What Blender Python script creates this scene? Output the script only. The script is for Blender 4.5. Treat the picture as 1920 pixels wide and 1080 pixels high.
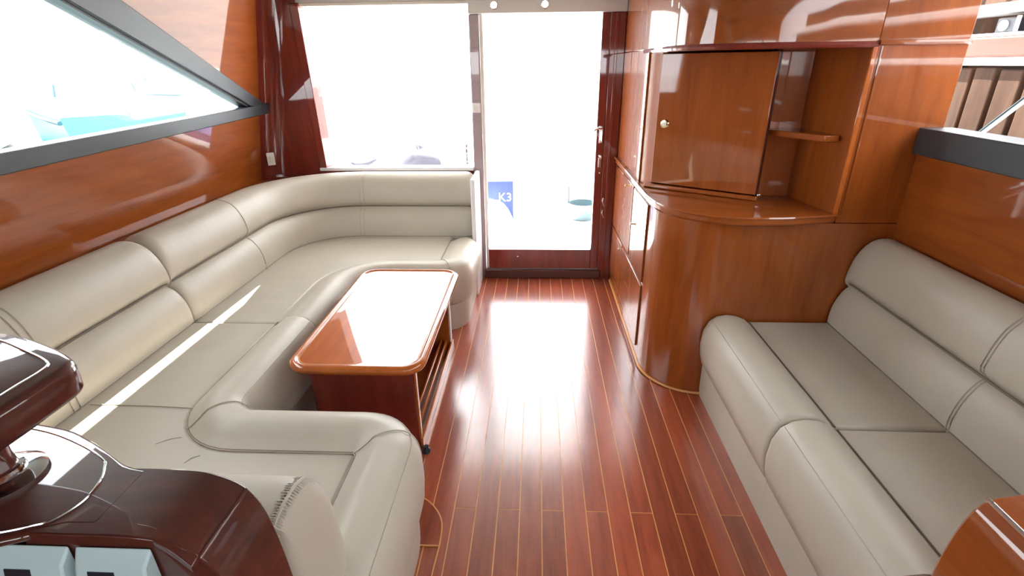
import bpy, math, random
from mathutils import Vector, Matrix
random.seed(7)
SC = bpy.context.scene
COL = SC.collection
for o in list(bpy.data.objects): bpy.data.objects.remove(o)

# ------------------------------------------------------------------ camera, world, sun, exposure
cam_d = bpy.data.cameras.new('camera'); cam = bpy.data.objects.new('camera', cam_d); COL.objects.link(cam)
cam_d.sensor_width = 36.0; cam_d.lens = 973.65/1920*36.0
cam_d.clip_start = 0.02; cam_d.clip_end = 400
cx = Vector((0.99892537, 0.0452206, -0.01015872))
cd = Vector((0.00857287, -0.39568025, -0.91834833))      # image-down in world
cf = Vector((-0.04554787, 0.91727435, -0.39564271))      # viewing direction
cam.matrix_world = Matrix(((cx.x, -cd.x, -cf.x, 0), (cx.y, -cd.y, -cf.y, 0), (cx.z, -cd.z, -cf.z, 1.55), (0, 0, 0, 1)))
SC.camera = cam

world = bpy.data.worlds.new('sky'); SC.world = world; world.use_nodes = True
bg = world.node_tree.nodes['Background']
bg.inputs[0].default_value = (0.93, 0.97, 1.0, 1); bg.inputs[1].default_value = 7.0

sun_d = bpy.data.lights.new('sun', 'SUN'); sun = bpy.data.objects.new('sun', sun_d); COL.objects.link(sun)
sun_d.energy = 34.0; sun_d.angle = 0.009; sun_d.color = (1.0, 0.95, 0.87)
SUN = Vector((0.366, -0.45, -1.0))
sun.rotation_euler = SUN.to_track_quat('-Z', 'Y').to_euler(); sun.location = (-3, 2, 8)

vs = SC.view_settings
vs.view_transform = 'Standard'; vs.look = 'None'; vs.gamma = 1.0; vs.use_curve_mapping = False
vs.exposure = 0.48

# ------------------------------------------------------------------ materials
def mat_new(name):
    m = bpy.data.materials.new(name); m.use_nodes = True
    nt = m.node_tree; b = nt.nodes['Principled BSDF']
    return m, nt, b
def plain(name, col, rough=0.5, metal=0.0, coat=0.0, spec=0.5):
    m, nt, b = mat_new(name)
    b.inputs['Base Color'].default_value = (*col, 1); b.inputs['Roughness'].default_value = rough
    b.inputs['Metallic'].default_value = metal; b.inputs['Coat Weight'].default_value = coat
    b.inputs['Specular IOR Level'].default_value = spec
    n = nt.nodes.new('ShaderNodeTexNoise'); n.inputs['Scale'].default_value = 35
    tc = nt.nodes.new('ShaderNodeTexCoord'); nt.links.new(tc.outputs['Object'], n.inputs['Vector'])
    mr = nt.nodes.new('ShaderNodeMapRange'); mr.inputs[3].default_value = max(0, rough-.02); mr.inputs[4].default_value = rough+.02
    nt.links.new(n.outputs[0], mr.inputs[0]); nt.links.new(mr.outputs[0], b.inputs['Roughness'])
    return m
def wood(name, dark, light, stretch, rough=0.04, vary=0.0, coat=1.0, base_rough=0.45, spec=0.12, ior=1.6):
    """varnished mahogany; stretch = scale along x,y,z (small along the grain)"""
    m, nt, b = mat_new(name); N = nt.nodes; Lk = nt.links
    tc = N.new('ShaderNodeTexCoord'); mp = N.new('ShaderNodeMapping'); mp.inputs['Scale'].default_value = stretch
    Lk.new(tc.outputs['Object'], mp.inputs['Vector'])
    oi = N.new('ShaderNodeObjectInfo')
    if vary:
        cmb = N.new('ShaderNodeCombineXYZ'); mul = N.new('ShaderNodeMath'); mul.operation = 'MULTIPLY'; mul.inputs[1].default_value = 37.0
        Lk.new(oi.outputs['Random'], mul.inputs[0]); Lk.new(mul.outputs[0], cmb.inputs[0]); Lk.new(mul.outputs[0], cmb.inputs[1])
        Lk.new(cmb.outputs[0], mp.inputs['Location'])
    n1 = N.new('ShaderNodeTexNoise'); n1.inputs['Scale'].default_value = 2.2; n1.inputs['Detail'].default_value = 6; n1.inputs['Distortion'].default_value = .6
    n2 = N.new('ShaderNodeTexNoise'); n2.inputs['Scale'].default_value = 11; n2.inputs['Detail'].default_value = 4
    Lk.new(mp.outputs[0], n1.inputs['Vector']); Lk.new(mp.outputs[0], n2.inputs['Vector'])
    ad = N.new('ShaderNodeMath'); ad.operation = 'MULTIPLY_ADD'; ad.inputs[1].default_value = .4
    Lk.new(n2.outputs[0], ad.inputs[0]); Lk.new(n1.outputs[0], ad.inputs[2])
    cr = N.new('ShaderNodeValToRGB'); e = cr.color_ramp.elements
    e[0].position = .42; e[0].color = (*dark, 1); e[1].position = .95; e[1].color = (*light, 1)
    Lk.new(ad.outputs[0], cr.inputs[0])
    out = cr.outputs[0]
    if vary:
        hs = N.new('ShaderNodeHueSaturation'); mr = N.new('ShaderNodeMapRange'); mr.inputs[3].default_value = 1-vary; mr.inputs[4].default_value = 1+vary
        Lk.new(oi.outputs['Random'], mr.inputs[0]); Lk.new(mr.outputs[0], hs.inputs['Value']); Lk.new(out, hs.inputs['Color'])
        out = hs.outputs[0]
    Lk.new(out, b.inputs['Base Color'])
    b.inputs['Roughness'].default_value = base_rough; b.inputs['Specular IOR Level'].default_value = spec
    b.inputs['Coat Weight'].default_value = coat; b.inputs['Coat Roughness'].default_value = rough; b.inputs['Coat IOR'].default_value = ior
    return m
def leather(name, col):
    m, nt, b = mat_new(name); N = nt.nodes; Lk = nt.links
    tc = N.new('ShaderNodeTexCoord')
    v = N.new('ShaderNodeTexVoronoi'); v.inputs['Scale'].default_value = 420; Lk.new(tc.outputs['Object'], v.inputs['Vector'])
    n = N.new('ShaderNodeTexNoise'); n.inputs['Scale'].default_value = 5; n.inputs['Detail'].default_value = 5; Lk.new(tc.outputs['Object'], n.inputs['Vector'])
    cr = N.new('ShaderNodeValToRGB'); cr.color_ramp.elements[0].color = (*[c*.93 for c in col], 1); cr.color_ramp.elements[1].color = (*[min(1, c*1.06) for c in col], 1)
    Lk.new(n.outputs[0], cr.inputs[0]); Lk.new(cr.outputs[0], b.inputs['Base Color'])
    bp = N.new('ShaderNodeBump'); bp.inputs['Strength'].default_value = .08; bp.inputs['Distance'].default_value = .001
    n3 = N.new('ShaderNodeTexNoise'); n3.inputs['Scale'].default_value = 9; Lk.new(tc.outputs['Object'], n3.inputs['Vector'])
    bp2 = N.new('ShaderNodeBump'); bp2.inputs['Strength'].default_value = .25; bp2.inputs['Distance'].default_value = .012
    Lk.new(n3.outputs[0], bp2.inputs['Height']); Lk.new(v.outputs[0], bp.inputs['Height']); Lk.new(bp2.outputs[0], bp.inputs['Normal'])
    Lk.new(bp.outputs[0], b.inputs['Normal'])
    b.inputs['Roughness'].default_value = .42; b.inputs['Specular IOR Level'].default_value = .45
    return m
def glass(name, tint=(1, 1, 1)):
    m = bpy.data.materials.new(name); m.use_nodes = True; nt = m.node_tree; nt.nodes.clear()
    out = nt.nodes.new('ShaderNodeOutputMaterial'); mx = nt.nodes.new('ShaderNodeMixShader'); tr = nt.nodes.new('ShaderNodeBsdfTransparent'); gl = nt.nodes.new('ShaderNodeBsdfGlossy')
    lw = nt.nodes.new('ShaderNodeLayerWeight'); lw.inputs[0].default_value = .5
    pw = nt.nodes.new('ShaderNodeMath'); pw.operation = 'POWER'; pw.inputs[1].default_value = 5.0; nt.links.new(lw.outputs['Facing'], pw.inputs[0])
    fr = nt.nodes.new('ShaderNodeMath'); fr.operation = 'MULTIPLY_ADD'; fr.inputs[1].default_value = .9; fr.inputs[2].default_value = .02; nt.links.new(pw.outputs[0], fr.inputs[0])
    tr.inputs[0].default_value = (*tint, 1); gl.inputs['Roughness'].default_value = .01
    nt.links.new(fr.outputs[0], mx.inputs[0]); nt.links.new(tr.outputs[0], mx.inputs[1]); nt.links.new(gl.outputs[0], mx.inputs[2]); nt.links.new(mx.outputs[0], out.inputs[0])
    return m
def emit(name, col, s):
    m, nt, b = mat_new(name); b.inputs['Emission Color'].default_value = (*col, 1); b.inputs['Emission Strength'].default_value = s
    return m

MA_D, MA_L = (0.230, 0.049, 0.007), (0.345, 0.086, 0.012)
M = dict(
    mah_y=wood('mahogany_grain_lengthwise', MA_D, MA_L, (9, 1.0, 9)),
    mah_z=wood('mahogany_grain_upright', MA_D, MA_L, (9, 9, 1.0)),
    mah_x=wood('mahogany_grain_across', MA_D, MA_L, (1.0, 9, 9)),
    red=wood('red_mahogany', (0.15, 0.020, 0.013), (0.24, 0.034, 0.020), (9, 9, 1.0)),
    dark=wood('dark_mahogany', (0.045, 0.012, 0.009), (0.10, 0.022, 0.014), (2, 7, 9), rough=.02),
    floor=wood('floor_plank', (0.20, 0.036, 0.016), (0.38, 0.078, 0.030), (14, 1.2, 6), rough=.19, vary=.2, ior=1.95),
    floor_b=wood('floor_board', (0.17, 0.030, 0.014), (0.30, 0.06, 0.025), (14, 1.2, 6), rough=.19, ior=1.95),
    table=wood('table_mahogany', (0.36, 0.080, 0.012), (0.50, 0.13, 0.020), (9, 1.2, 9), rough=.03),
    holly=plain('holly_inlay', (0.70, 0.32, 0.10), .35, coat=.5),
    leather=leather('beige_leather', (0.485, 0.442, 0.362)),
    seam=plain('beige_thread', (0.47, 0.42, 0.34), .6),
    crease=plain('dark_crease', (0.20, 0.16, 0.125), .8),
    slate=plain('slate_paint', (0.036, 0.046, 0.056), .42),
    seal=plain('black_rubber', (0.012, 0.014, 0.017), .5),
    chrome=plain('chrome', (0.85, 0.87, 0.9), .08, metal=1),
    brass=plain('brass', (0.9, 0.72, 0.42), .2, metal=1),
    white=plain('white_plastic', (0.85, 0.85, 0.82), .35),
    gel=plain('white_gelcoat', (0.86, 0.87, 0.88), .3, coat=.4),
    head=plain('cream_headliner', (0.72, 0.71, 0.68), .7),
    taupe=plain('taupe_headliner', (0.24, 0.21, 0.18), .7),
    trim=plain('cream_trim', (0.82, 0.76, 0.68), .35),
    mauve=plain('mauve_lacquer', (0.40, 0.32, 0.33), .3, coat=1.0),
    cyan=plain('pale_grey_plastic', (0.50, 0.66, 0.68), .35),  # white plastic, cyan cast of the light mixed into the colour
    black=plain('black_plastic', (0.02, 0.025, 0.035), .3),
    glass=glass('clear_glass', (1, 1, 1)),
    lamp=emit('lamp_glow', (1, .97, .9), 14),
    blue=plain('blue_board', (0.012, 0.035, 0.17), .5),
    grey=plain('grey_canvas', (0.055, 0.055, 0.075), .8),
    aqua=plain('aqua_plastic', (0.09, 0.15, 0.17), .3),
    teal=plain('teal_paint', (0.008, 0.07, 0.09), .3),
    navy=plain('navy_paint', (0.008, 0.045, 0.08), .3),
    hull=plain('pale_aqua_hull', (0.06, 0.20, 0.23), .3),
    plank=wood('weathered_plank', (0.032, 0.018, 0.012), (0.066, 0.040, 0.028), (6, 6, .8), coat=0, base_rough=.8, vary=.15),
    gapm=plain('dark_gap', (0.012, 0.01, 0.012), .9),
    pink=plain('pink_concrete', (0.15, 0.038, 0.028), .8),
    water=plain('harbour_water', (0.10, 0.16, 0.17), .12),
    concrete=plain('pale_quay', (0.4, 0.4, 0.39), .9),
)

# ------------------------------------------------------------------ mesh helpers
class MB:
    def __init__(s): s.v = []; s.f = []
    def add(s, vs, fs):
        b = len(s.v); s.v += [tuple(map(float, p)) for p in vs]; s.f += [tuple(b+i for i in f) for f in fs]; return s
    def box(s, x0, x1, y0, y1, z0, z1):
        return s.add([(x0,y0,z0),(x1,y0,z0),(x1,y1,z0),(x0,y1,z0),(x0,y0,z1),(x1,y0,z1),(x1,y1,z1),(x0,y1,z1)],
                     [(3,2,1,0),(4,5,6,7),(0,1,5,4),(1,2,6,5),(2,3,7,6),(3,0,4,7)])
    def hexa(s, lo, hi):
        """lo, hi: four points each"""
        return s.add(list(lo)+list(hi), [(3,2,1,0),(4,5,6,7),(0,1,5,4),(1,2,6,5),(2,3,7,6),(3,0,4,7)])
    def prism(s, poly, z0, z1, axis='z'):
        n = len(poly)
        mk = {'z': lambda p, h: (p[0], p[1], h), 'y': lambda p, h: (p[0], h, p[1]), 'x': lambda p, h: (h, p[0], p[1])}[axis]
        return s.add([mk(p, z0) for p in poly]+[mk(p, z1) for p in poly],
                     [tuple(range(n))[::-1], tuple(range(n, 2*n))]+[(i, (i+1) % n, n+(i+1) % n, n+i) for i in range(n)])
    def loft(s, rings, cap=True, closed=True):
        n = len(rings[0]); vs = [p for r in rings for p in r]; fs = []
        for k in range(len(rings)-1):
            for i in range(n if closed else n-1):
                j = (i+1) % n; fs.append((k*n+i, k*n+j, (k+1)*n+j, (k+1)*n+i))
        if cap and closed: fs += [tuple(range(n))[::-1], tuple(range((len(rings)-1)*n, len(rings)*n))]
        return s.add(vs, fs)
    def tube(s, pts, r, n=8):
        pts = [Vector(p) for p in pts]; rings = []
        for i, p in enumerate(pts):
            t = (pts[min(i+1, len(pts)-1)]-pts[max(i-1, 0)]).normalized()
            a = t.cross(Vector((0, 0, 1)));
            if a.length < 1e-3: a = t.cross(Vector((1, 0, 0)))
            a.normalize(); b = a.cross(t)
            rr = r[i] if isinstance(r, (list, tuple)) else r
            rings.append([p+a*rr*math.cos(2*math.pi*k/n)+b*rr*math.sin(2*math.pi*k/n) for k in range(n)])
        return s.loft(rings)
    def lathe(s, prof, c, axis='z', n=24):
        """prof: (r, h) list; closed at both ends"""
        c = Vector(c); rings = []
        ax = Vector(axis) if not isinstance(axis, str) else {'x': Vector((1,0,0)), 'y': Vector((0,1,0)), 'z': Vector((0,0,1))}[axis]
        ax = ax.normalized(); u = ax.orthogonal().normalized(); w = ax.cross(u)
        for r, h in prof: rings.append([c+ax*h+u*r*math.cos(2*math.pi*k/n)+w*r*math.sin(2*math.pi*k/n) for k in range(n)])
        return s.loft(rings)
    def sweep(s, path, prof, round0=0.0, round1=0.0, k=.12, closed=True):
        """profile (u, z) carried along a plan path; u to the right of the heading; ends pillow over round0 / round1"""
        P = [Vector((p[0], p[1])) for p in path]
        d = [0.0]
        for i in range(1, len(P)): d.append(d[-1]+(P[i]-P[i-1]).length)
        tot = d[-1]
        def at(q):
            q = max(0, min(tot, q))
            for i in range(1, len(P)):
                if q <= d[i]+1e-9:
                    f = (q-d[i-1])/(d[i]-d[i-1]); return P[i-1].lerp(P[i], f), i, f
        qs = set(round(x, 5) for x in d)
        for j in range(7):
            c = 1-math.cos(j/6*math.pi/2)
            if round0: qs.add(round(round0*c, 5))
            if round1: qs.add(round(tot-round1*c, 5))
        qs = sorted(qs)
        cu = sum(p[0] for p in prof)/len(prof); z0 = min(p[1] for p in prof)
        rings = []
        for q in qs:
            p, i, f = at(q)
            t1 = (P[i]-P[i-1]).normalized()
            t = t1
            if f > .999 and i+1 < len(P): t = (t1+(P[i+1]-P[i]).normalized()).normalized()
            elif f < .001 and i-1 >= 1: t = (t1+(P[i-1]-P[i-2]).normalized()).normalized()
            m = 1/max(.5, t.dot(t1)); nrm = Vector((t.y, -t.x))
            sc = 1.0
            if round0 and q < round0: sc -= k*(1-math.sqrt(max(0, 1-((round0-q)/round0)**2)))
            if round1 and q > tot-round1: sc -= k*(1-math.sqrt(max(0, 1-((q-tot+round1)/round1)**2)))
            rings.append([(p.x+nrm.x*(cu+(u-cu)*sc)*m, p.y+nrm.y*(cu+(u-cu)*sc)*m, z0+(z-z0)*sc) for u, z in prof])
        return s.loft(rings, closed=closed)

def fillet(pts, rad, seg=8):
    out = []
    for i, p in enumerate(pts):
        r = rad[i]
        if not r: out.append(p); continue
        a, b, c = Vector(pts[i-1]), Vector(p), Vector(pts[(i+1) % len(pts)])
        u, w = (a-b).normalized(), (c-b).normalized(); ang = u.angle(w); dd = r/math.tan(ang/2)
        ctr = b+(u+w).normalized()*(r/math.sin(ang/2)); s0 = b+u*dd-ctr; s1 = b+w*dd-ctr
        a0 = math.atan2(s0.y, s0.x); da = math.atan2(s1.y, s1.x)-a0
        while da > math.pi: da -= 2*math.pi
        while da < -math.pi: da += 2*math.pi
        for k in range(seg+1): out.append((ctr.x+r*math.cos(a0+da*k/seg), ctr.y+r*math.sin(a0+da*k/seg)))
    return out
def smooth(pts, n=6):
    """Catmull-Rom through open points (any dimension)"""
    P = [Vector(p) for p in pts]; out = []
    for i in range(len(P)-1):
        p0, p1, p2, p3 = P[max(i-1, 0)], P[i], P[i+1], P[min(i+2, len(P)-1)]
        for k in range(n):
            t = k/n; out.append(.5*((2*p1)+(p2-p0)*t+(2*p0-5*p1+4*p2-p3)*t*t+(3*p1-p0-3*p2+p3)*t**3))
    out.append(P[-1]); return [tuple(p) for p in out]

ROOT = {}
def obj(name, mb, mat, parent=None, bevel=0.0, seg=2, label=None, ang=38, subsurf=0):
    base = ROOT.get(parent.name, Vector((0, 0, 0))) if parent else Vector((0, 0, 0))
    me = bpy.data.meshes.new(name)
    me.from_pydata([tuple(Vector(v)-base) for v in mb.v], [], mb.f); me.validate(); me.update()
    import bmesh
    b = bmesh.new(); b.from_mesh(me); bmesh.ops.recalc_face_normals(b, faces=b.faces); b.to_mesh(me); b.free()
    me.polygons.foreach_set('use_smooth', [True]*len(me.polygons)); me.set_sharp_from_angle(angle=math.radians(ang))
    me.materials.append(M[mat])
    o = bpy.data.objects.new(name, me); COL.objects.link(o)
    if parent: o.parent = parent; ROOT[o.name] = base
    if bevel:
        md = o.modifiers.new('bevel', 'BEVEL'); md.width = bevel; md.segments = seg; md.limit_method = 'ANGLE'; md.angle_limit = math.radians(35); md.harden_normals = False
    if label: o['label'] = label
    return o
def thing(name, label, cat, loc, group=None):
    o = bpy.data.objects.new(name, None); COL.objects.link(o); o.location = loc; o.empty_display_size = .1
    ROOT[o.name] = Vector(loc); o['label'] = label; o['category'] = cat
    if group: o['group'] = group
    return o
def tag(o, label, cat, group=None):
    o['label'] = label; o['category'] = cat
    if group: o['group'] = group
    return o
def struct(name, loc=(0, 0, 0), label=None, cat=None):
    o = bpy.data.objects.new(name, None); COL.objects.link(o); o.location = loc; ROOT[o.name] = Vector(loc); o['kind'] = 'structure'
    if label: o['label'] = label
    if cat: o['category'] = cat
    return o
def sobj(name, mb, mat, label, cat, bevel=0.0, **k):
    o = obj(name, mb, mat, None, bevel, **k); o['kind'] = 'structure'; o['label'] = label; o['category'] = cat; return o

# ------------------------------------------------------------------ room shell
def XL(z): return -2.0+max(0, z-.8)*.17          # the left side leans inwards above the settee
ZC = 1.96
YA = 3.82                                         # inner face of the aft wall
fl = struct('floor', (0, 0, 0), 'red mahogany plank floor with thin pale inlay lines', 'floor')
obj('subfloor', MB().box(-2.1, 1.7, -1.7, 3.9, -.06, -.0008), 'holly', fl)
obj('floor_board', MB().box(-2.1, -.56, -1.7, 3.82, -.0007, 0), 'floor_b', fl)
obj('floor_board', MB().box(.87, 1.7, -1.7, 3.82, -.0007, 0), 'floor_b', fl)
PW = .083; X0 = -.551; GAP = .004
plank_mesh = {}
nb = 17
for i in range(nb):
    xa = X0+i*PW
    joints = [-1.6, 1.475, 3.80] if i % 2 == 1 else [-1.6, .55, 2.62+.3*(i % 4), 3.80] if i > 12 else [-1.6, .55, 3.80]
    for a, c in zip(joints[:-1], joints[1:]):
        L = round(c-a-GAP, 4)
        if L not in plank_mesh:
            o = obj('plank', MB().box(-PW/2+GAP/2, PW/2-GAP/2, -L/2, L/2, -.006, 0), 'floor', fl); plank_mesh[L] = o.data
        else:
            o = bpy.data.objects.new('plank', plank_mesh[L]); COL.objects.link(o); o.parent = fl
        o.location = (xa+PW/2, (a+c)/2, .0012*random.random()*.3)
# half-round inset hatch beside the settee
hp = smooth([(-.47, 1.53), (-.42, 1.51), (-.375, 1.468), (-.345, 1.42), (-.333, 1.37), (-.330, 1.30)], 5)
obj('inset_panel', MB().prism([(-.55, 1.53)]+hp+[(-.55, 1.30)], -.004, .0035), 'floor_b', fl)
obj('inset_line', MB().tube([(x, y, .003) for x, y in hp]+[(-.335, 1.2, .003), (-.335, .6, .003)], .003, 6), 'holly', fl)
obj('inset_line', MB().tube([(-.55, 1.30, .003), (-.330, 1.30, .003)], .003, 6), 'holly', fl)

# left wall: lower part plus the corner above the slanted window bar
wl = struct('wall_left', (0, 0, 0), 'glossy orange mahogany side wall behind the long settee', 'wall')
def lwall(poly, th=.05):
    return MB().add([(XL(z), y, z) for y, z in poly]+[(XL(z)-th, y, z) for y, z in poly],
                    [tuple(range(len(poly))), tuple(range(len(poly), 2*len(poly)))[::-1]]+[(i, (i+1) % len(poly), len(poly)+(i+1) % len(poly), len(poly)+i) for i in range(len(poly))])
obj('lower_panel', lwall([(-1.7, .8), (3.70, .8), (3.70, 1.26), (-1.7, 1.20)]), 'mah_y', wl)
obj('hidden_lower_panel', lwall([(-1.7, 0), (3.70, 0), (3.70, .8), (-1.7, .8)]), 'mah_y', wl)
obj('helm_side_panel', lwall([(-1.7, 1.20), (.90, 1.20), (.90, ZC), (-1.7, ZC)]), 'mah_y', wl)
obj('upper_panel', lwall([(3.70, 1.26), (3.70, ZC), (1.88, ZC), (3.62, 1.335)]), 'mah_y', wl)
# rounded corner between the side wall and the aft wall
mb = MB()
def cornerpts(z):
    x = XL(z); r = .12; c = (x+r, YA-r); out = []
    for k in range(9):
        a = math.pi-k/8*math.pi/2; out.append((c[0]+r*math.cos(a), c[1]+r*math.sin(a), z))
    return out
zs = [0, .8, 1.2, 1.6, ZC]
mb.loft([cornerpts(z) for z in zs], cap=False, closed=False)
obj('rounded_corner', mb, 'red', wl)

wa = struct('wall_aft', (0, 0, 0), 'red mahogany aft bulkhead around the glass door and window', 'wall')
obj('corner_panel', MB().hexa([(-2.0, YA, 0), (-1.60, YA, 0), (-1.60, YA+.08, 0), (-2.0, YA+.08, 0)], [(-1.80, YA, ZC), (-1.60, YA, ZC), (-1.60, YA+.08, ZC), (-1.80, YA+.08, ZC)]), 'red', wa)
obj('under_window_panel', MB().box(-1.60, -.46, YA, YA+.08, 0, .84), 'red', wa)
obj('header_panel', MB().box(-1.60, .575, YA, YA+.08, 1.935, ZC+.1), 'head', wa)
obj('door_header', MB().box(-.455, .575, YA-.03, YA+.08, 1.855, 1.934), 'head', wa, bevel=.004)
pst = obj('post', MB().box(-.458, -.39, YA, YA+.08, 0, 1.854), 'mauve', wa, bevel=.006)
for z0, z1 in ((1.325, 1.43), (1.44, 1.64), (1.655, 1.80), (.95, 1.08), (1.09, 1.22)): obj('post_panel', MB().box(-.452, -.396, YA-.004, YA+.001, z0, z1), 'mauve', pst, bevel=.002)
swp = obj('switch_panel', MB().box(-.454, -.396, YA-.010, YA-.0005, 1.24, 1.305), 'white', pst, bevel=.003)
for k in range(3): obj('rocker', MB().box(-.450+k*.018, -.435+k*.018, YA-.014, YA-.010, 1.25, 1.285), 'white', swp, bevel=.002)
obj('door_post', MB().box(.475, .575, YA-.02, YA+.08, 0, 1.854), 'red', wa, bevel=.004)
obj('cabinet_backing', MB().box(.575, 1.70, YA, YA+.08, 0, ZC+.05), 'red', wa)
obj('post_moulding', MB().box(.505, .525, YA-.03, YA-.019, 0, 1.854), 'red', wa, bevel=.003)

# right wall, lower part; window opening above
wr = struct('wall_right', (0, 0, 0), 'mahogany side wall behind the two-seat sofa', 'wall')
obj('lower_panel', MB().box(1.56, 1.66, -1.7, 2.25, 0, 1.20), 'mah_y', wr)
obj('upper_panel', MB().box(1.60, 1.68, -1.7, 2.25, 1.90, ZC), 'head', wr)
obj('hidden_panel', MB().box(1.60, 1.68, 2.62, 3.9, 0, ZC), 'mah_y', wr)
# forward wall behind the viewpoint, with the windscreen opening
wf = struct('wall_forward', (0, 0, 0), 'forward bulkhead below the windscreen', 'wall')
obj('lower_panel', MB().box(-2.05, 1.7, -1.75, -1.7, 0, 1.40), 'mah_x', wf)
obj('upper_panel', MB().box(-2.05, 1.7, -1.75, -1.7, 1.74, ZC), 'mah_x', wf)
for xa in (-2.0, -.75, .55, 1.6): obj('mullion', MB().box(xa-.04, xa+.04, -1.75, -1.7, 1.40, 1.74), 'slate', wf)
sobj('ceiling', MB().box(-2.02, 1.72, -1.75, 3.9, ZC, ZC+.06), 'taupe', 'taupe ceiling lining of the cabin', 'ceiling')

# unseen overhang added outside to cut the sun to a strip on the settee
sobj('ceiling_overhang', MB().box(-2.133, 1.72, -2.3, 4.8, 2.10, 2.2), 'gel', 'white moulded overhang of the deck above the cabin', 'overhang')

# ------------------------------------------------------------------ left slanted window
w1 = struct('window_1', (0, 0, 0), 'long pointed side window with slate grey frame bars', 'window')
def bar_left(poly, th0, th1):
    """poly in (y, z) on the leaning wall; th0 towards the room, th1 behind"""
    n = len(poly)
    return MB().add([(XL(z)+th0, y, z) for y, z in poly]+[(XL(z)-th1, y, z) for y, z in poly],
                    [tuple(range(n)), tuple(range(n, 2*n))[::-1]]+[(i, (i+1) % n, n+(i+1) % n, n+i) for i in range(n)])
obj('sill_bar', bar_left([(.86, 1.189), (1.72, 1.204), (3.79, 1.250), (3.80, 1.322), (3.60, 1.312), (1.72, 1.281), (.86, 1.268)], .035, .05), 'slate', w1, bevel=.004)
obj('top_bar', bar_left([(3.56, 1.308), (3.72, 1.318), (2.47, 1.825), (2.13, 1.955), (1.82, 1.955), (2.20, 1.79)], .028, .05), 'slate', w1, bevel=.004)
obj('seal', bar_left([(3.53, 1.306), (3.565, 1.308), (2.20, 1.797), (1.78, 1.95), (1.75, 1.95), (2.17, 1.79)], .012, .05), 'seal', w1)
obj('pane', bar_left([(.90, 1.25), (1.72, 1.27), (3.58, 1.305), (1.84, 1.95), (.90, 1.95)], -.02, .026), 'glass', w1)

# right window: dark ledge bar and pane
w3 = struct('window_3', (0, 0, 0), 'side window over the sofa with dark slate ledge bar', 'window')
obj('sill_bar', MB().box(1.535, 1.665, -1.7, 2.245, 1.197, 1.300), 'slate', w3, bevel=.004)
obj('pane', MB().box(1.655, 1.661, -1.7, 2.249, 1.299, 1.90), 'glass', w3)

# aft window
w2 = struct('window_2', (0, 0, 0), 'wide bright aft window beside the glass door', 'window')
obj('jamb', MB().hexa([(-1.60, YA-.015, .84), (-1.548, YA-.015, .84), (-1.53, YA+.09, .84), (-1.60, YA+.09, .84)], [(-1.64, YA-.015, 1.935), (-1.585, YA-.015, 1.935), (-1.56, YA+.09, 1.935), (-1.64, YA+.09, 1.935)]), 'red', w2, bevel=.004)
obj('sill', MB().box(-1.60, -.46, YA-.02, YA+.1, .84, .862), 'gel', w2, bevel=.003)
obj('head_rail', MB().box(-1.58, -.46, YA-.005, YA+.06, 1.915, 1.934), 'trim', w2, bevel=.003)
obj('pane', MB().box(-1.575, -.462, YA+.03, YA+.036, .862, 1.915), 'glass', w2)
mb = MB().tube(smooth([(-.505, YA+.03, 1.03), (-.505, YA-.01, 1.02), (-.505, YA-.02, .96), (-.505, YA-.01, .89), (-.505, YA+.03, .88)], 5), .007, 8)
obj('handle', mb, 'chrome', w2)

# glass door
d1 = struct('door_1', (0, 0, 0), 'glazed aft door with red mahogany stiles and bottom rail', 'door')
obj('stile', MB().box(-.388, -.366, YA+.005, YA+.045, .075, 1.853), 'trim', d1, bevel=.003)
obj('stile', MB().box(.42, .474, YA-.005, YA+.045, .075, 1.853), 'red', d1, bevel=.003)
obj('bottom_rail', MB().box(-.366, .42, YA-.005, YA+.045, .075, .229), 'red', d1, bevel=.003)
obj('threshold', MB().box(-.40, .50, YA-.03, YA+.07, .0, .07), 'dark', d1, bevel=.006)
obj('pane', MB().box(-.366, .42, YA+.018, YA+.024, .229, 1.853), 'glass', d1)
hb = obj('handle', MB().box(.437, .462, YA-.016, YA-.005, 1.03, 1.15), 'chrome', d1, bevel=.004)
obj('lever', MB().tube(smooth([(.45, YA-.012, 1.135), (.445, YA-.05, 1.135), (.41, YA-.055, 1.13), (.40, YA-.05, 1.12)], 4), .007, 8), 'chrome', hb)
lk = obj('lock', MB().box(.44, .46, YA-.016, YA-.005, .86, .95), 'chrome', d1, bevel=.004)
obj('thumb_turn', MB().lathe([(.002, -.03), (.012, -.028), (.012, -.008), (.006, 0)], (.45, YA-.006, .935), 'y', 14), 'chrome', lk)
obj('strike', MB().lathe([(.003, -.012), (.006, -.01), (.006, 0)], (.455, YA-.004, .82), 'y', 12), 'chrome', d1)
obj('rail_stud', MB().lathe([(.003, -.012), (.008, -.009), (.009, 0)], (-.14, YA-.004, .175), 'y', 12), 'chrome', d1)
for zz in (.55, .64): obj('latch_hook', MB().tube([(.49, YA-.025, zz), (.485, YA-.04, zz-.02), (.50, YA-.04, zz-.06)], .004, 6), 'chrome', d1)

# trims
sobj('trim_1', MB().box(-1.98, -.47, 3.70, 3.80, .785, .815), 'red', 'red mahogany ledge behind the settee backrest under the window', 'ledge', bevel=.004)
sobj('trim_2', MB().box(-1.995, -1.90, -1.0, 3.70, .775, .800), 'mah_y', 'narrow mahogany ledge along the side wall behind the settee', 'ledge', bevel=.004)
sobj('trim_3', MB().box(-.445, -.415, 3.45, 3.80, 0, .845), 'gel', 'white edge panel at the end of the settee by the door', 'trim', bevel=.008)

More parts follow.
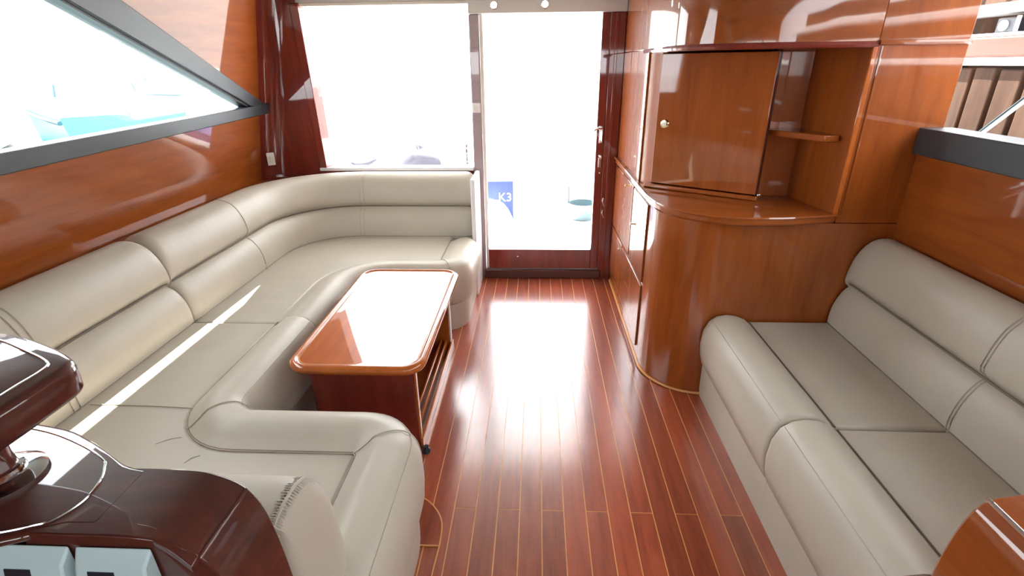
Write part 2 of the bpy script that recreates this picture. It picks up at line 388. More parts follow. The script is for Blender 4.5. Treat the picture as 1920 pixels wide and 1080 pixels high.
# ------------------------------------------------------------------ ceiling lamps over the door
for x in (-.285, .045):
    t = thing('downlight', 'small round lit lamp over the glass door, on the '+('settee' if x < 0 else 'cabinet')+' side', 'lamp', (x, YA-.03, 1.902), 'lamps over the door')
    obj('bezel', MB().lathe([(.026, 0), (.026, -.006), (.02, -.009), (.018, -.004)], (x, YA-.0305, 1.902), 'y', 20), 'chrome', t)
    obj('lens', MB().lathe([(.017, -.004), (.014, -.010), (.006, -.013)], (x, YA-.0305, 1.902), 'y', 20), 'lamp', t)

# wall switch in the corner
t = thing('light_switch', 'small white rounded wall switch on the corner above the settee', 'switch', (-1.925, 3.735, .90))
ca = math.radians(-45)
def rot(mb, c, a):
    c = Vector(c); mb.v = [tuple(c+Matrix.Rotation(a, 3, 'Z') @ (Vector(v)-c)) for v in mb.v]; return mb
obj('plate', rot(MB().box(-1.952, -1.898, 3.712, 3.726, .895, .985), (-1.925, 3.735, .94), math.radians(42)), 'white', t, bevel=.008, seg=3)
obj('rocker', rot(MB().box(-1.938, -1.912, 3.706, 3.713, .917, .963), (-1.925, 3.735, .94), math.radians(42)), 'trim', t, bevel=.004)

# ------------------------------------------------------------------ leather settee (left)
def roll_profile(top=.462, low=.175, w=.2, inner=None):
    """front roll: u = 0 is the outer face, u = w the seam towards the seat"""
    pr = [(.030, low), (.010, low+.012), (-.002, low+.06), (-.008, .31), (-.002, top-.085), (.018, top-.035), (.050, top-.008), (.090, top),
          (.130, top-.005), (.165, top-.020), (.188, top-.042), (w, top-.075), (w, low)]
    if inner: pr[8:12] = [(.130, top-.006), (.160, inner+(top-inner)*.45), (.185, inner+(top-inner)*.12), (w, inner)]
    return pr
def base_profile(w=.16, h=.176): return [(.032, 0), (.026, .05), (.024, h), (w, h), (w, 0)]
def offset_path(path, u):
    P = [Vector(p) for p in path]; out = []
    for i, p in enumerate(P):
        t = (P[min(i+1, len(P)-1)]-P[max(i-1, 0)]).normalized(); out.append((p.x+t.y*u, p.y-t.x*u))
    return out
st = thing('settee', 'long wrap-around beige leather settee under the pointed side window', 'settee', (-1.2, 2.2, 0))
farp = fillet([(-.40, 3.47), (-.40, 2.86), (-1.05, 2.86), (-1.05, 2.172)], [0, .21, .20, 0], 10)
nearp = fillet([(-1.035, 2.165), (-1.035, 1.475), (-.362, 1.475), (-.362, .648)], [0, .07, .215, 0], 10)
def seam(pts, parent, r=.0022, mat='seam', name='seam'): return obj(name, MB().tube(pts, r, 6), mat, parent)
for path, top, r0, r1, inn in ((farp, .450, .05, .02, .4185), (nearp, .480, .05, .02, .427)):
    rl = obj('front_roll', MB().sweep(path, roll_profile(top, inner=inn), r0, r1, .1 if path is farp else .15), 'leather', st, ang=60)
    op = [(x, y, inn) for x, y in offset_path(path, .197)]; seam(op if path is nearp else [p for p in op if p[1] > 2.99 and p[0] > -.7], rl, .0022, 'crease')
    op = offset_path(path, .022)
    seam([(x, y, top-.030) for x, y in op], rl, .0016) if path is nearp else None
    obj('base', MB().sweep(path, base_profile()), 'leather', st, ang=60)
# cross seams over the rolls
def roll_seam(path, q, top, par, inn):
    P = [Vector(p) for p in path]; d = 0
    for i in range(1, len(P)):
        L = (P[i]-P[i-1]).length
        if d+L >= q:
            p = P[i-1].lerp(P[i], (q-d)/L); t = (P[i]-P[i-1]).normalized(); break
        d += L
    n = Vector((t.y, -t.x)); pr = smooth(roll_profile(top, inner=inn)[1:-1], 3)
    cu, cz = .1, .3
    seam([(p.x+n.x*(cu+(u-cu)*1.012), p.y+n.y*(cu+(u-cu)*1.012), cz+(z-cz)*1.012) for u, z in pr], par, .0022)
roll_seam(nearp, .665, .480, st, .427); roll_seam(nearp, 1.36, .480, st, .427); roll_seam(farp, .62, .450, st, .4185)
# seat cushions
def seat(poly, z1, par): return obj('seat_cushion', MB().prism(poly, .20, z1), 'leather', par, bevel=.018, seg=3, ang=50)
seat(offset_path(farp, .193)+[(-1.78, 2.170), (-1.78, 3.62), (-.595, 3.62)], .418, st)
seat(offset_path(nearp, .193)+[(-1.78, .648), (-1.78, 2.166)], .424, st)
obj('inner_base', MB().prism([(-1.99, .65), (-.6, .65), (-.6, 1.3), (-1.3, 1.3), (-1.3, 3.0), (-.6, 3.0), (-.6, 3.66), (-1.99, 3.66)], 0, .2), 'leather', st)
seam(smooth([(-1.62, 1.50, .426), (-1.40, 1.50, .426), (-1.225, 1.49, .426)], 4), st)
seam(smooth([(-1.055, 1.252, .4245), (-1.075, 1.238, .4255), (-1.085, 1.215, .4245)], 4), st, .0014)
seam(smooth([(-1.17, 1.335, .4245), (-1.20, 1.325, .4255), (-1.235, 1.30, .4240)], 4), st, .0014)
# backrests: u = 0 is the front line at seat level, negative towards the wall
BP = [(0, .385), (.012, .43), (.008, .50), (-.012, .56), (-.045, .603), (-.080, .622), (-.074, .632), (-.056, .655), (-.056, .70), (-.075, .76), (-.105, .808), (-.145, .836), (-.19, .845), (-.230, .838), (-.258, .82), (-.262, .385)]
def bprof(n=3):
    pr = smooth(BP[:6], n)[:-1]+smooth(BP[5:15], n)+[BP[15]]
    return [tuple(p) for p in pr]
bpath_near = [(-1.65, .65), (-1.65, 2.168)]
bpath_far = fillet([(-1.65, 2.176), (-1.65, 3.55), (-.452, 3.55)], [0, .42, 0], 14)
def back_seam(par, x, y, nx, ny):
    seam([(x+nx*(u+.0015), y+ny*(u+.0015), z) for u, z in bprof()[1:-6]], par, .0024)
def sub_path(p): return p
for path, r0, r1 in ((bpath_near, .0, .055), (bpath_far, .055, .06)):
    b_ = obj('backrest', MB().sweep(path, bprof(), r0, r1, .10), 'leather', st, ang=60)
    seam([(x, y, .623) for x, y in offset_path(path, -.0735)], b_, .004, 'crease', 'groove')
    seam([(x, y, .4255) for x, y in offset_path(path, .009)], b_, .003, 'crease', 'groove')
    if path is bpath_near: back_seam(b_, -1.65, 1.45, 1, 0); back_seam(b_, -1.65, 1.478, 1, 0)
    else:
        back_seam(b_, -1.65, 2.88, 1, 0); back_seam(b_, -1.23, 3.55, 0, -1); back_seam(b_, -1.26, 3.55, 0, -1)
# backrest of the near arm, its top towards the helm
NB = [(.885, .43), (.880, .55), (.862, .66), (.832, .74), (.795, .788), (.758, .810), (.72, .816), (.68, .814), (.655, .805), (.648, .78), (.648, .43)]
NBs = smooth(NB, 3)
def nb_ring(x, s):
    cy, cz = .72, .43
    return [(x, cy+(y-cy)*s, cz+(z-cz)*(.5+.5*s)) for y, z in NBs]
mb = MB().loft([nb_ring(-1.62, 1), nb_ring(-.60, 1), nb_ring(-.50, 1), nb_ring(-.470, .995), nb_ring(-.460, .98), nb_ring(-.448, .92), nb_ring(-.438, .78), nb_ring(-.432, .5), nb_ring(-.431, .15)])
nbk = obj('backrest', mb, 'leather', st, ang=70)
sp = [(-.459, y, z+.0005) for _, y, z in nb_ring(-.46, .985) if z > .74]
seam(sp, nbk, .0035)
mb = MB()
for i in range(34):
    f = i/33*(len(sp)-1); a = int(min(f, len(sp)-2)); p = Vector(sp[a]).lerp(Vector(sp[a+1]), f-a)
    w = .008+.010*random.random()
    mb.tube([p+Vector((-w, .001, .001)), p+Vector((-.004, 0, .0035)), p+Vector((.006, 0, -.003)), p+Vector((.009+.004*random.random(), 0, -.009))], .0013, 5)
gs = obj('gathered_stitching', mb, 'leather', nbk); gs['kind'] = 'stuff'

# ------------------------------------------------------------------ two-seat sofa (right)
sf = thing('sofa', 'two-seat beige leather sofa against the right side wall', 'sofa', (1.15, 1.55, 0))
for y0, y1, r0, r1 in ((.875, 1.452, 0, .022), (1.457, 2.242, .022, .05)):
    rl = obj('front_roll', MB().sweep([(.80, y0), (.80, y1)], [(u*1.05, z) for u, z in roll_profile(.468, .19)], r0, r1, .08), 'leather', sf, ang=60)
    seam([(.825, y0+.01, .440), (.825, y1-.02, .440)], rl, .0016)
    seam([(1.004, y0, .425), (1.004, y1-.01, .425)], rl, .003, 'crease')
    obj('base', MB().sweep([(.80, y0), (.80, y1+(.004 if y1 < 2 else 0))], base_profile(.2, .191)), 'leather', sf, ang=60)
    obj('seat_cushion', MB().box(.99, 1.42, y0, y1, .20, .424), 'leather', sf, bevel=.016, seg=3, ang=50)
SP = [(0, .385), (.010, .43), (.008, .50), (-.008, .56), (-.030, .603), (-.052, .622), (-.046, .632), (-.026, .655), (-.026, .70), (-.042, .77), (-.065, .815), (-.095, .842), (-.13, .850), (-.16, .842), (-.176, .825), (-.178, .385)]
sprof = [tuple(p) for p in smooth(SP[:6], 3)[:-1]+smooth(SP[5:15], 3)+[SP[15]]]
bk = obj('backrest', MB().sweep([(1.373, 2.242), (1.373, .875)], sprof, .06, 0, .10), 'leather', sf, ang=60)
seam([(1.373+.046, 2.23, .623), (1.373+.046, .88, .623)], bk, .004, 'crease', 'groove')
seam([(1.364, 2.23, .4255), (1.364, .88, .4255)], bk, .003, 'crease', 'groove')
for yy in (1.462, 1.45): seam([(1.373-u-.0015, yy, z) for u, z in sprof[1:-6]], bk, .0022)
seam([(1.373+.05, 2.2, .782), (1.373+.05, .9, .782)], bk, .0016)
obj('inner_base', MB().box(1.0, 1.555, .875, 2.242, 0, .2), 'leather', sf)

# ------------------------------------------------------------------ table
tb = thing('coffee_table', 'low glossy mahogany table with raised rim inside the settee', 'table', (-.71, 2.18, 0))
def rrect(x0, x1, y0, y1, r, seg=8): return fillet([(x0, y0), (x1, y0), (x1, y1), (x0, y1)], [r]*4, seg)
TX0, TX1, TY0, TY1 = -.968, -.425, 1.655, 2.705
rings = []
for ins, z in ((.030, .455), (.008, .463), (0, .478), (.002, .490), (.010, .498), (.018, .500), (.024, .4975), (.028, .493), (.034, .492)):
    rings.append([(x, y, z) for x, y in rrect(TX0+ins, TX1-ins, TY0+ins, TY1-ins, .085-ins*.7)])
tp = obj('table_top', MB().loft(rings), 'table', tb, ang=50)
obj('inlay_line', MB().loft([[(x, y, z) for x, y in rrect(TX0+i, TX1-i, TY0+i, TY1-i, .06)] for i, z in ((.034, .4935), (.037, .4935))], cap=False), 'holly', tp)
obj('end_panel', MB().box(-.935, -.50, 1.80, 1.822, 0, .458), 'red', tb, bevel=.004)  # shade on the near panel put in as a darker wood
obj('end_panel', MB().box(-.935, -.50, 2.655, 2.677, 0, .458), 'mah_z', tb, bevel=.004)
obj('side_panel', MB().box(-.935, -.915, 1.822, 2.655, 0, .458), 'mah_y', tb)
obj('floor_panel', MB().box(-.915, -.56, 1.822, 2.655, .0, .02), 'mah_y', tb)
obj('top_rail', MB().box(-.915, -.52, 1.822, 2.655, .43, .457), 'mah_y', tb)
for x, h in ((-.555, .075), (-.528, .070), (-.497, .055)):
    obj('sill_rail', MB().box(x, x+.012, 1.80 if x > -.5 else 1.823, 2.70 if x > -.5 else 2.654, 0, h), 'table', tb, bevel=.003)
obj('edge_strip', MB().box(-.4995, -.490, 2.655, 2.677, .056, .457), 'trim', tb, bevel=.002)
obj('edge_strip', MB().box(-.4995, -.490, 1.80, 1.822, .056, .457), 'table', tb, bevel=.002)
obj('foot', MB().lathe([(.018, 0), (.018, .012), (.012, .02), (.012, .03)], (-.47, 1.78, 0), 'z', 16), 'black', tb)

# ------------------------------------------------------------------ corner cabinet
cb = thing('corner_cabinet', 'tall mahogany cabinet with rounded corner, worktop and open niche', 'cabinet', (1.0, 3.0, 0))
low = fillet([(.575, 3.78), (.575, 2.252), (1.598, 2.252), (1.598, 3.78)], [0, .28, 0, 0], 16)
obj('curved_body', MB().prism(low, .012, .898), 'mah_z', cb, ang=30)
obj('base_trim', MB().tube([(x, y, .008) for x, y in fillet([(.570, 3.75), (.570, 2.246), (.86, 2.246)], [0, .285, 0], 16)], .007, 6), 'holly', cb)
wt_edge = smooth([(.556, 3.78), (.556, 3.3), (.556, 2.75), (.562, 2.58), (.59, 2.42), (.655, 2.31), (.76, 2.235), (.90, 2.198), (1.06, 2.20), (1.18, 2.222), (1.300, 2.2475)], 6)
wp = wt_edge+[(1.300, 3.78)]
wt = obj('worktop', MB().prism(wp, .900, .938), 'mah_x', cb, bevel=.010, seg=3, ang=30)
obj('edge_moulding', MB().tube([(x, y, .934) for x, y in wt_edge], .0065, 6), 'mah_x', wt)
# niche: back, right cheek, door, sill, left stile
obj('niche_back', MB().box(1.056, 1.30, 2.60, 2.62, .939, 1.60), 'mah_z', cb)
obj('niche_cheek', MB().prism([(1.236, 2.60), (1.284, 2.256), (1.300, 2.256), (1.300, 2.60)], .939, 1.60), 'mah_z', cb)
obj('niche_edge', MB().box(1.281, 1.3005, 2.246, 2.2555, .939, 1.60), 'table', cb, bevel=.003)
DA, DB = Vector((.612, 2.812)), Vector((1.05, 2.512))
dn = (DB-DA).normalized(); dq = Vector((dn.y, -dn.x))       # outwards, towards the room
def slab(a, b, q0, q1, z0, z1):
    A = a+dq*q0; B = b+dq*q0; C = b+dq*q1; D = a+dq*q1
    return MB().hexa([(A.x, A.y, z0), (B.x, B.y, z0), (C.x, C.y, z0), (D.x, D.y, z0)], [(A.x, A.y, z1), (B.x, B.y, z1), (C.x, C.y, z1), (D.x, D.y, z1)])
dr = obj('door', slab(DA+dn*.006, DB, 0, .02, .966, 1.590), 'mah_z', cb, bevel=.003)
kp = DA+dn*.052+dq*.02
kn = obj('knob', MB().lathe([(.021, 0), (.023, .004), (.019, .009), (.013, .010)], (kp.x, kp.y, 1.265), (dq.x, dq.y, 0), 20), 'brass', dr)
obj('lock_centre', MB().lathe([(.011, .009), (.011, .012), (.004, .013)], (kp.x, kp.y, 1.265), (dq.x, dq.y, 0), 16), 'white', kn)
obj('door_sill', slab(DA-dn*.03, DB+dn*.012, -.01, .03, .939, .960), 'mah_x', cb, bevel=.006)
obj('sill_stop', MB().box(1.048, 1.066, 2.492, 2.515, .960, .972), 'chrome', cb, bevel=.003)
obj('stile', MB().prism([(.576, 2.93), (.612, 2.812), (.640, 2.83), (.62, 2.95)], .939, 1.60), 'mah_z', cb, bevel=.002)
obj('door_end_panel', MB().prism([(1.044, 2.53), (1.062, 2.52), (1.075, 2.60), (1.055, 2.60)], .939, 1.60), 'dark', cb)
sh = [(1.07, 2.598), (1.075, 2.535), (1.13, 2.43), (1.195, 2.318), (1.205, 2.305), (1.268, 2.31), (1.242, 2.598)]
obj('shelf', MB().prism(sh, 1.236, 1.262), 'mah_x', cb, bevel=.003)
obj('soffit', MB().prism(smooth([(.58, 2.95), (.585, 2.6), (.65, 2.36), (.78, 2.27), (.95, 2.23), (1.28, 2.256)], 4)+[(1.28, 2.62), (.62, 2.96)], 1.600, 1.612), 'mah_x', cb)
# fascia above the niche, bowed like the worktop
fasc = smooth([(.575, 3.10), (.575, 2.80), (.582, 2.60), (.61, 2.45), (.67, 2.34), (.77, 2.27), (.90, 2.232), (1.06, 2.23), (1.18, 2.24), (1.30, 2.252)], 6)
obj('fascia', MB().prism(fasc+[(1.30, 3.10)], 1.613, ZC-.002), 'mah_x', cb, ang=30)
mo = [(x, y, 1.606) for x, y in offset_path(fasc, -.004)]
obj('fascia_moulding', MB().tube(mo, .013, 8), 'red', cb)
obj('face_panel', MB().box(1.301, 1.636, 2.252, 2.60, .900, ZC-.002), 'mah_z', cb, bevel=.003)
obj('face_moulding', MB().tube([(1.30, 2.246, 1.612), (1.635, 2.246, 1.612)], .010, 8), 'mah_x', cb)
obj('face_bead', MB().tube([(1.318, 2.2505, .94), (1.318, 2.2505, 1.60)], .004, 6), 'mah_z', cb)
# flank of the cabinet beside the door: upper panel, drawers and doors
obj('flank_panel', MB().box(.573, .60, 2.935, 3.785, .939, 1.612), 'mah_z', cb, bevel=.003)
obj('upper_flank_panel', MB().box(.574, .60, 3.10, 3.785, 1.613, ZC-.002), 'mah_z', cb, bevel=.003)
obj('flank_edge', MB().tube([(.571, 2.935, .94), (.571, 2.935, 1.60)], .005, 6), 'table', cb)
for (y0, y1, z0, z1, knob) in ((3.05, 3.42, .46, .885, (3.24, .851)), (3.44, 3.76, .46, .885, None), (2.62, 3.02, .46, .885, (2.966, .685)), (3.30, 3.76, .07, .44, (3.32, .405)), (2.62, 3.28, .07, .44, None)):
    f = obj('cupboard_door', MB().box(.5655, .5745, y0, y1, z0, z1), 'mah_z', cb, bevel=.0025)
    if knob: obj('knob', MB().lathe([(.006, 0), (.005, -.008), (.009, -.012), (.007, -.018)], (.565, knob[0], knob[1]), 'x', 14), 'brass', f)

# ------------------------------------------------------------------ helm console (near left)
hc = thing('helm_console', 'dark glossy mahogany console beside the near end of the settee', 'console', (-.8, .55, 0))
prof = smooth([(-.66, .9535), (-.58, .9535), (-.53, .949), (-.492, .935), (-.470, .918)], 5)
side = smooth([(-.470, .918), (-.452, .885), (-.440, .83), (-.432, .76), (-.425, .66)], 5)
poly = [(-.719, 0), (-.719, .9535)]+prof+side[1:]+[(-.42, .4), (-.42, 0)]
# upper part: a saddle that follows the curved side; body underneath
obj('body', MB().prism(poly, .500, .632, axis='y'), 'dark', hc, ang=22, bevel=.003)
obj('fold_bead', MB().tube([(-.469, .500, .9185), (-.469, .628, .9185)], .002, 6), 'dark', hc)
podo = smooth([(-1.45, .80), (-1.15, .785), (-1.02, .765), (-.93, .743), (-.842, .725), (-.78, .699), (-.729, .673), (-.668, .640), (-.62, .630)], 4)
lip = smooth([(-.470, .484), (-.524, .499), (-.577, .508), (-.640, .517), (-.668, .516)], 4)+smooth([(-.703, .501), (-.736, .487), (-.85, .45), (-1.1, .42), (-1.45, .40)], 4)
obj('pod', MB().prism(podo+[(-.62, .515), (-.668, .514)]+lip[17:], .938, .954), 'dark', hc, bevel=.008, seg=3, ang=30)
obj('pod_body', MB().prism([(-1.45, .636), (-.72, .636), (-.72, .51), (-1.45, .51)], 0, .925), 'dark', hc)
# front lip along the near edge of the top
mb = MB(); rings = []
for x, y in lip[:17]:
    zt = .952 if x < -.56 else .952-.034*((x+.56)/.09)**2
    rings.append([(x, y, zt-.014), (x, y, zt), (x, y+.018, zt+.001), (x, y+.018, zt-.014)])
mb.loft(rings); obj('lip', mb, 'dark', hc, bevel=.002)
rim = smooth([(-1.10, .728), (-1.0, .735), (-.907, .721), (-.843, .705), (-.769, .676), (-.715, .648), (-.700, .632), (-.683, .602), (-.676, .560), (-.690, .525), (-.712, .513), (-.747, .5), (-.85, .472), (-1.0, .455)], 6)
obj('chrome_inlay', MB().tube([(x, y, .9545) for x, y in rim], .0018, 6), 'chrome', hc)

# pedestal shelf above the console
ps = thing('pedestal_shelf', 'dark glossy mahogany shelf on a post above the helm console', 'shelf', (-.85, .60, .955))
sl = smooth([(-1.20, .74), (-1.05, .745), (-.893, .729), (-.819, .709), (-.747, .679), (-.705, .655), (-.690, .640), (-.684, .615), (-.683, .58), (-.683, .525), (-.690, .44), (-.72, .36), (-.80, .31), (-1.0, .29), (-1.20, .31)], 4)
cxs = sum(p[0] for p in sl)/len(sl); cys = sum(p[1] for p in sl)/len(sl)
def ins(p, d):
    v = Vector((p[0]-cxs, p[1]-cys)); L = v.length; return (cxs+v.x*(L-d)/L, cys+v.y*(L-d)/L)
rings = [[(*ins(p, d), z) for p in sl] for d, z in ((.012, 1.096), (.003, 1.099), (0, 1.105), (0, 1.138), (.003, 1.146), (.009, 1.150))]
obj('top', MB().loft(rings), 'dark', ps, ang=50)
rim2 = [ins(p, .030) for p in sl]
obj('chrome_inlay', MB().tube([(x, y, 1.1505) for x, y in rim2], .0018, 6), 'chrome', ps)
po = obj('post', MB().lathe([(.030, 0), (.030, .02), (.026, .04), (.026, .10), (.034, .143)], (-.845, .598, .9555), 'z', 24), 'dark', ps)
obj('flange', MB().lathe([(.062, 0), (.062, .005), (.052, .011), (.038, .013), (.036, .022), (.031, .024)], (-.845, .598, .9545), 'z', 28), 'chrome', po)

# two white instrument boxes, cyan light painted in, under the console lip
for i, (x0, x1) in enumerate(((-.766, -.650), (-.644, -.530))):
    t = thing('switch_box', ['pale grey switch box under the console lip, nearer the pedestal post', 'pale grey switch box under the console lip, nearer the settee'][i], 'switch box', ((x0+x1)/2, .45, .76), 'switch boxes on the console')
    ya = .498
    mb = MB().hexa([(x0, ya-.050, .79), (x1, ya-.050, .79), (x1, ya, .79), (x0, ya, .79)], [(x0+.004, ya-.015, .912), (x1-.010, ya-.015, .912), (x1-.002, ya, .9355), (x0, ya, .9355)])
    obj('case', mb, 'cyan', t, bevel=.003, seg=3)
    fx = x0+.022
    def fp(x, z, q=0.0012):
        f = (.912-z)/.122; return (x+.012*f, ya-.015-.035*f-q, z)
    mb = MB().add([fp(fx, .906), fp(fx+.038, .906), fp(fx+.038, .84), fp(fx, .84), fp(fx, .906, -.004), fp(fx+.038, .906, -.004), fp(fx+.038, .84, -.004), fp(fx, .84, -.004)],
                  [(0, 1, 2, 3), (4, 7, 6, 5), (0, 4, 5, 1), (1, 5, 6, 2), (2, 6, 7, 3), (3, 7, 4, 0)])
    obj('slot', mb, 'black', t)

# ------------------------------------------------------------------ console by the sofa (near right)
rc = thing('side_console', 'orange mahogany console with rounded edge at the near end of the sofa', 'console', (1.2, .6, 0))
prr = [(.895, 0), (.895, .5)]+smooth([(.897, .55), (.905, .617), (.918, .67), (.938, .705)], 4)+[(.960, .716), (1.05, .738), (1.55, .755), (1.55, 0)]
obj('body', MB().prism(prr, .25, .862, axis='y'), 'mah_y', rc, ang=20, bevel=.006)
obj('edge_bead', MB().tube([(.942, .27, .709), (.942, .860, .709)], .006, 8), 'chrome', rc)  # bright strip put in for the highlight along the rounded edge

# ------------------------------------------------------------------ outside: cockpit
sobj('floor_deck', MB().box(-2.2, 2.2, 3.91, 8.2, -.16, -.06), 'gel', 'white moulded cockpit deck beyond the glass door', 'deck')
for nm, bx in (('wall_bulwark_left', (-2.3, -2.15, 3.91, 8.2, -.1, .62)), ('wall_bulwark_right', (2.15, 2.3, 3.91, 8.2, -.1, .62)), ('wall_transom', (-2.3, 2.3, 8.2, 8.4, -.1, .55))):
    sobj(nm, MB().box(*bx), 'gel', {'wall_bulwark_left': 'white bulwark on the settee side of the cockpit', 'wall_bulwark_right': 'white bulwark on the cabinet side of the cockpit', 'wall_transom': 'white transom across the end of the cockpit'}[nm], 'bulwark', bevel=.03)
t = thing('storage_box', 'blue box with white lettering on the cockpit deck beyond the door', 'box', (-.43, 5.75, -.06))
obj('body', MB().box(-.62, -.252, 5.55, 5.95, -.06, .40), 'blue', t, bevel=.008)
fc = bpy.data.curves.new('lettering', 'FONT'); fc.body = 'K3'; fc.size = .13; fc.extrude = .002; fc.align_x = 'CENTER'
tmp = bpy.data.objects.new('tmp', fc); COL.objects.link(tmp); dg = bpy.context.evaluated_depsgraph_get(); dg.update()
me = bpy.data.meshes.new_from_object(tmp.evaluated_get(dg)); bpy.data.objects.remove(tmp)
lo = bpy.data.objects.new('lettering', me); COL.objects.link(lo); me.materials.clear(); me.materials.append(M['white']); lo.parent = t
lo.location = Vector((-.34, 5.546, .185))-Vector(t.location); lo.rotation_euler = (math.pi/2, 0, 0)
# white cover heaped before the box
def lump(name, c, r, mat, label, cat, seed):
    rnd = random.Random(seed); rings = []; n = 18; c = Vector(c)
    ph = [rnd.random()*6.28 for _ in range(4)]
    for k in range(9):
        a = k/8*math.pi/2; rr = math.cos(a); z = math.sin(a)
        rings.append([(c.x+r[0]*max(rr, .02)*math.cos(b)*(1+.12*math.sin(3*b+ph[0])+.08*math.sin(5*b+ph[1]+2*a)), c.y+r[1]*max(rr, .02)*math.sin(b)*(1+.12*math.sin(2*b+ph[2])), c.z+r[2]*z*(1+.16*math.sin(2*b+ph[3]+3*a))) for b in [2*math.pi*i/n for i in range(n)]])
    return tag(obj(name, MB().loft(rings), mat, None, ang=60), label, cat)
lump('canvas_cover', (-.52, 5.25, -.06), (.30, .22, .30), 'gel', 'white canvas heaped in front of the blue box', 'canvas', 3)
# seat locker carrying the grey bundle seen over the settee
sobj('wall_seat_locker', MB().box(-2.1, -.85, 5.7, 6.9, -.06, .50), 'gel', 'white cockpit seat locker beyond the aft window', 'locker', bevel=.04)
lump('cushion_bundle', (-1.36, 6.05, .50), (.24, .2, .19), 'grey', 'grey bundle lying on the white locker outside the aft window', 'bundle', 11)
t = thing('deck_cleat', 'curved grey fairlead bar on the locker outside the aft window', 'fairlead', (-2.0, 5.85, .50))
obj('bar', MB().tube(smooth([(-2.09, 5.85, .55), (-2.02, 5.85, .525), (-1.9, 5.85, .54), (-1.80, 5.85, .585)], 6), [.012+.012*math.sin(i/18*math.pi) for i in range(19)], 8), 'grey', t)
obj('foot', MB().box(-2.0, -1.92, 5.82, 5.88, .50, .53), 'grey', t, bevel=.006)
t = thing('plastic_tub', 'pale aqua plastic tub on the cockpit deck beyond the door', 'tub', (.50, 5.75, -.06))
obj('bucket', MB().lathe([(.13, 0), (.145, .02), (.165, .16), (.175, .17), (.175, .18), (.158, .18), (.14, .03), (.05, .025)], (.52, 5.75, -.06), 'z', 28), 'aqua', t)
obj('handle', MB().tube([(.36, 5.75, .10), (.355, 5.75, .30)], .008, 8), 'grey', t)

# harbour water
sobj('floor_water', MB().box(-90, 2.55, -60, 120, -1.1, -1.0), 'water', 'pale harbour water around the boat', 'water')

# boats moored beyond the pointed window
def boat(x, y, L, B, zt, rz, hull, band, label):
    t = thing('motor_boat', label, 'boat', (x, y, -1.0), 'boats moored beyond the side window')
    R = Matrix.Rotation(rz, 3, 'Z')
    def W(mb): mb.v = [tuple(Vector((x, y, 0))+R @ Vector(v)) for v in mb.v]; return mb
    rings = []
    for k in range(11):
        f = k/10; yy = -L/2+L*f; w = B/2*(1-.95*max(0, (f-.45)/.55)**2.2); sh = zt+.25*f*f
        rings.append([(-w, yy, sh), (-w*.85, yy, -.6), (0, yy, -1.15+.5*max(0, f-.7)), (w*.85, yy, -.6), (w, yy, sh)])
    obj('hull', W(MB().loft(rings)), hull, t)
    cab = obj('cabin', W(MB().hexa([(-B*.36, -L*.25, zt), (B*.36, -L*.25, zt), (B*.30, L*.18, zt), (-B*.30, L*.18, zt)], [(-B*.30, -L*.22, zt+.95), (B*.30, -L*.22, zt+.95), (B*.24, L*.02, zt+.95), (-B*.24, L*.02, zt+.95)])), 'gel', t, bevel=.08)
    obj('window_band', W(MB().hexa([(-B*.355, -L*.23, zt+.35), (B*.355, -L*.23, zt+.35), (B*.295, L*.145, zt+.35), (-B*.295, L*.145, zt+.35)], [(-B*.33, -L*.222, zt+.65), (B*.33, -L*.222, zt+.65), (B*.275, L*.085, zt+.65), (-B*.275, L*.085, zt+.65)])), band, cab)
    obj('rub_rail', W(MB().tube([(-B/2*(1-.95*max(0, (k/10-.45)/.55)**2.2)-.02, -L/2+L*k/10, zt+.25*(k/10)**2-.12) for k in range(11)], .05, 6)), band, t)
boat(-13, 15.2, 8, 2.6, .55, .9, 'hull', 'teal', 'aqua motor boat with dark teal window band beyond the side window')
boat(-17, 23, 9, 2.8, .75, 1.2, 'gel', 'navy', 'white motor boat with navy window band moored farther off')
boat(-19, 17.5, 9, 2.8, .9, .6, 'gel', 'teal', 'larger white motor boat with teal trim beyond the nearest boat')

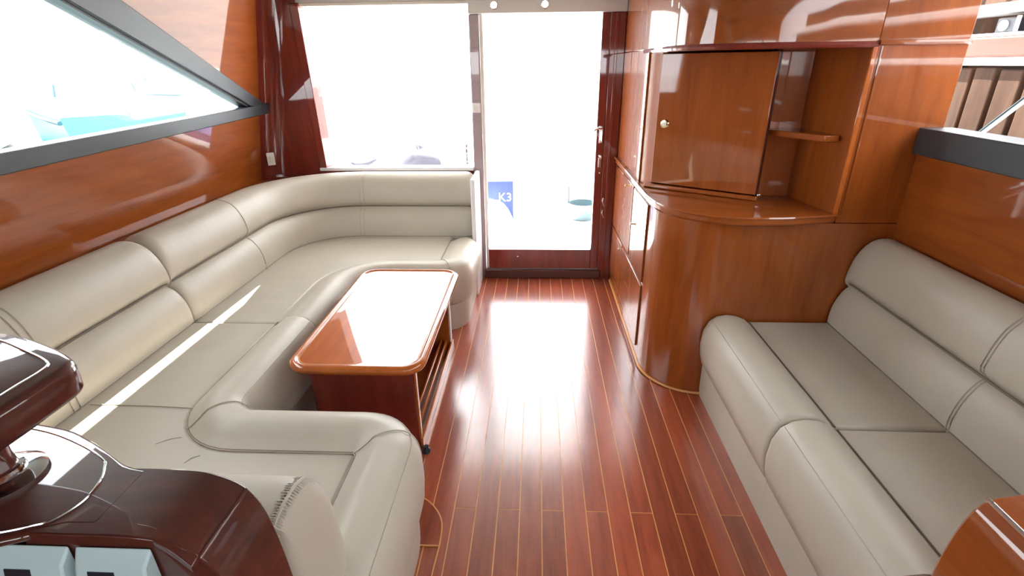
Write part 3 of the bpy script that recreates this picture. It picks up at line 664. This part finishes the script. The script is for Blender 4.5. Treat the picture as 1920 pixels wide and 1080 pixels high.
# ------------------------------------------------------------------ outside: quay beyond the right window
sobj('floor_quay', MB().box(2.80, 40, -10, 40, -1.1, 1.42), 'concrete', 'pale quay behind the timber fendering', 'quay')
qw = struct('wall_quay', (0, 0, 0), 'weathered timber fendering of the quay outside the side window', 'quay wall')
obj('backing', MB().box(2.66, 2.80, -2, 7, -1.0, 1.50), 'gapm', qw)
pm = None
for i in range(44):
    y = -1.6+i*.185
    if pm is None:
        o = obj('timber_plank', MB().box(2.60, 2.66, -.074, .074, -.9, 1.505), 'plank', qw, bevel=.008); pm = o
    else:
        o = pm.copy(); COL.objects.link(o); o.parent = qw
    o.location = (random.uniform(-.01, .01), y, random.uniform(-.01, .0))
obj('cap_beam', MB().box(2.58, 2.80, -2, 7, 1.56, 1.665), 'pink', qw, bevel=.01)
obj('white_strip', MB().box(2.57, 2.80, -2, 7, 1.515, 1.558), 'gel', qw, bevel=.008)
obj('white_strip', MB().box(2.59, 2.80, -2, 7, 1.666, 1.685), 'gel', qw, bevel=.006)
obj('recess', MB().box(2.85, 2.90, -2, 7, 1.42, 1.80), 'plank', qw)
obj('upper_rail', MB().box(2.60, 2.90, -2, 7, 1.79, 1.84), 'gel', qw, bevel=.01)
for i in range(40):
    o = obj('upper_board', MB().box(2.66, 2.70, -.075, .075, 1.84, 1.95), 'plank', qw) if i == 0 else o.copy()
    if i: COL.objects.link(o); o.parent = qw
    o.location = (0, -1.0+i*.19, 0)
t = thing('shore_power_box', 'small dark and white power box on the pink quay beam', 'power box', (2.70, 3.43, 1.685))
obj('case', MB().box(2.66, 2.76, 3.36, 3.50, 1.685, 1.765), 'black', t, bevel=.008)
obj('cover', MB().box(2.655, 2.66, 3.335, 3.365, 1.69, 1.77), 'white', t, bevel=.002)
obj('socket', MB().lathe([(.028, 0), (.028, -.012), (.018, -.016)], (2.66, 3.44, 1.725), 'x', 16), 'white', t)
tag(lump('rope_coil', (2.70, 3.24, 1.685), (.06, .055, .05), 'teal', 'teal rope heap on the pink quay beam', 'rope', 5), 'teal rope heap on the pink quay beam', 'rope')
t = thing('boat_hook', 'white and teal pole leaning outside the side window', 'pole', (1.95, 2.55, 1.15))
obj('pole', MB().tube([(1.95, 2.60, 1.12), (1.95, 1.95, 1.72)], .011, 10), 'gel', t)
obj('stripe', MB().tube([(1.942, 2.58, 1.142), (1.942, 1.96, 1.714)], .006, 8), 'teal', t)
sobj('floor_side_deck', MB().box(1.70, 2.3, -2.2, 3.9, .9, 1.12), 'gel', 'white side deck outside the sofa window', 'deck')
